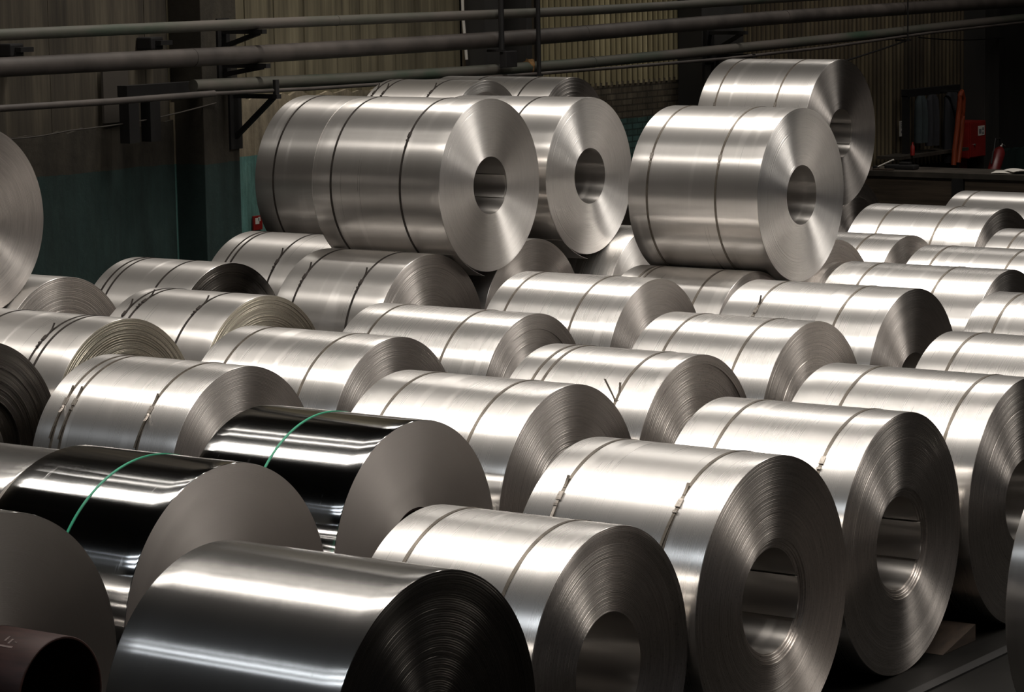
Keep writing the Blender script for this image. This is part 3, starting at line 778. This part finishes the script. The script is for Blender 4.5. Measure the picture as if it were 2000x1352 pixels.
# rack with hanging work clothes and an orange hose
root = empty('hanging_rack', (-21.25, 41.20, .60)); tag(root, 'black rack hung with dark gear against the corrugated wall', 'rack')
bm = bmesh.new(); box(bm, -.05, .05, 0, .08, 0, 1.28); obj('post', bm, M['iron'], root)
bm = bmesh.new(); box(bm, -.05, .05, 1.78, 1.86, 0, 1.36); obj('post', bm, M['iron'], root)
bm = bmesh.new(); box(bm, -.06, .06, 0, 1.86, 1.26, 1.38); obj('top_bar', bm, M['iron'], root)
bm = bmesh.new(); box(bm, .05, .44, 1.14, 1.18, 1.29, 1.32); obj('peg', bm, M['iron'], root)
rnd = random.Random(8)
def garment(y, z, w, h, m, lb):
    bm = bmesh.new()
    n = 24; vs = []
    for k in range(n):
        a = 2*PI*k/n
        for (zz, sc, dp) in ((0, .55, .04), (-.08, .95, .07), (-h*.5, 1.0, .09), (-h, 1.05, .08)):
            vs.append(bm.verts.new((math.cos(a)*dp*(1+.25*math.sin(5*a)), math.sin(a)*w/2*sc, zz)))
    for k in range(n):
        for j in range(3):
            a, b2 = vs[4*k+j], vs[4*k+j+1]; c, d = vs[4*((k+1) % n)+j+1], vs[4*((k+1) % n)+j]
            bm.faces.new((a, b2, c, d))
    bm.faces.new([vs[4*k] for k in range(n)]); bm.faces.new([vs[4*k+3] for k in range(n)][::-1])
    tag(obj('work_jacket', bm, m, None, (-21.12, y, z), smooth=True), lb, 'jacket')
garment(41.52, 1.87, .30, .75, M['clothb'], 'blue grey work jacket hanging at the left of the black rack')
garment(41.92, 1.87, .36, .82, M['cloth'], 'black work jacket hanging in the middle of the black rack')
garment(42.62, 1.88, .50, 1.15, M['cloth'], 'widest and longest black garment hanging at the right of the rack')
bm = bmesh.new()
pts = [(0, .10, -.05), (0, .20, .32), (0, .26, .70), (.02, .24, .98), (.03, .16, 1.10), (.03, .10, 1.04), (.02, .08, .78), (.01, .03, .45), (0, -.03, .15), (0, -.06, -.08)]
P = []
for a, b2 in zip(pts[:-1], pts[1:]):
    for k in range(4):
        t = k/4; P.append(tuple(a[i]+(b2[i]-a[i])*t for i in range(3)))
P.append(pts[-1]); tube(bm, P, .042, 10)
tag(obj('orange_hose', bm, M['orange'], None, (-20.86, 42.22, .80), smooth=True), 'orange hose looped beside the black rack', 'hose')
bm = bmesh.new(); tube(bm, [(0, 0, 0), (0, 0, .14), (0, 0, .17), (0, 0, .21)], [.035, .035, .014, .014], 12)
tag(obj('spray_bottle', bm, M['red'], None, (-20.98, 40.95, .955), smooth=True), 'small red bottle standing at the left foot of the rack', 'bottle')
# shelf that carries the bottle and the gear's foot
bm = bmesh.new(); box(bm, -.30, .14, 0, 2.4, -.05, 0.0)
tag(obj('wall_shelf', bm, M['benchtop'], None, (-21.14, 40.6, .955)), 'dark low shelf along the corrugated wall under the rack', 'shelf')
# extinguisher leaning at the right
root = empty('fire_extinguisher', (-20.0, 41.75, 0.0)); tag(root, 'dark red extinguisher with a hose leaning at the far right beside the fire cabinet', 'extinguisher')
ex = Matrix.Rotation(math.radians(-36), 4, 'X')
bm = bmesh.new(); tube(bm, [(0,0,0), (0,0,.02), (0,0,.50), (0,0,.56), (0,0,.60)], [.09, .10, .10, .07, .03], 20)
bm.transform(ex); b_ = obj('cylinder', bm, M['reddark'], root, (0, .0, .55), smooth=True)
bm = bmesh.new(); tube(bm, [(0,0,.60), (0,0,.66)], .025, 10); bar(bm, (0,-.01,.66), (0,.12,.70), .02, .015); bm.transform(ex); obj('valve', bm, M['steel'], root, (0, 0, .55))
bm = bmesh.new(); tube(bm, [(0,0,.63), (0,-.10,.70), (0,-.22,.62), (0,-.20,.40), (0,-.14,.2)], .016, 8); bm.transform(ex); obj('hose', bm, M['iron'], root, (0, 0, .55), smooth=True)
bm = bmesh.new(); box(bm, -.15, .15, -.15, .15, 0, .58, 0, .01); obj('stand', bm, M['iron'], root)

# workbench running across the end of the store
BY = 38.0
root = empty('workbench', (-16.6, BY, 0)); tag(root, 'long dark steel workbench behind the last coils at the right', 'workbench')
bm = bmesh.new(); box(bm, -3.9, 3.2, 0, .9, .86, .945, 0, .006); obj('bench_top', bm, M['benchtop'], root)
bm = bmesh.new(); box(bm, -3.85, 3.15, .06, .10, .12, .86); obj('front_panel', bm, M['benchside'], root)
for xx in (-3.8, -2.14, .9, 3.0):
    bm = bmesh.new(); box(bm, xx-.09, xx+.09, -.01, .06, 0, .86); obj('leg', bm, M['iron'], root)
for k in range(2):
    bm = bmesh.new()
    n = 8; o = k*.012
    for i in range(n):
        x0, x1 = -.17+.34*i/n, -.17+.34*(i+1)/n
        z0 = .012*(1+math.sin(i*.5))*(.5+k)-.006 ; z1 = .012*(1+math.sin((i+1)*.5))*(.5+k)-.006
        v = [bm.verts.new(p) for p in ((x0,-.24,z0+.001),(x1,-.24,z1+.001),(x1,.24,z1+.001),(x0,.24,z0+.001),(x0,-.24,z0+.005),(x1,-.24,z1+.005),(x1,.24,z1+.005),(x0,.24,z0+.005))]
        for q in ((0,3,2,1),(4,5,6,7),(0,1,5,4),(1,2,6,5),(2,3,7,6),(3,0,4,7)): bm.faces.new([v[j] for j in q])
    bm.transform(Matrix.Rotation(.3+.4*k, 4, 'Z'))
    tag(obj('paper_sheet', bm, M['white'], None, (-18.15+.24*k, BY+.35, .950+o*1.2)), ['large white paper sheet lying on the workbench at the far right', 'second paper sheet on the workbench at the picture edge, overlapping the first'][k], 'paper')
# tools on the left end
root = empty('hammer', (-20.20, BY+.30, .947)); tag(root, 'hammer with a pale handle on the left end of the workbench', 'hammer')
bm = bmesh.new(); tube(bm, [(-.02, 0, .02), (.24, .05, .14)], .012, 8); obj('handle', bm, M['white'], root, smooth=True)
bm = bmesh.new(); box(bm, -.06, .0, -.05, .05, 0, .045, 0, .006); obj('head', bm, M['iron'], root)
bm = bmesh.new(); box(bm, -.28, .22, -.08, .09, 0, .07, 0, .02); box(bm, -.05, .12, -.05, .05, .07, .11, 0, .01)
tag(obj('tool_case', bm, M['iron'], None, (-19.80, BY+.35, .947)), 'dark tool case lying right of the hammer on the workbench', 'case')
bm = bmesh.new(); box(bm, -.16, .16, -.05, .05, 0, .02, 0, .004)
tag(obj('wood_offcut', bm, M['wood'], None, (-20.0, BY+.10, .947)), 'brown strip of wood lying before the hammer on the workbench', 'wood')
bm = bmesh.new(); tube(bm, [(0,0,0), (0,0,.10), (0,0,.12)], [.05, .05, .03], 14)
tag(obj('paint_tin', bm, M['red'], None, (-20.42, BY+.38, .947), smooth=True), 'small dark red tin at the very left end of the workbench', 'tin')

# timber wedge on the floor behind the steel edging
bm = bmesh.new()
v = [bm.verts.new(p) for p in ((-.25,-.22,0),(.25,-.22,0),(.25,.22,0),(-.25,.22,0),(-.25,.22,.10),(.25,.22,.10))]
for q in ((0,3,2,1),(0,1,5,4),(2,3,4,5),(0,4,3),(1,2,5)): bm.faces.new([v[i] for i in q])
tag(obj('timber_wedge', bm, M['wood'], None, (-7.78, 15.32, .002)), 'brown timber wedge on the dark floor under the right front coils', 'wedge')
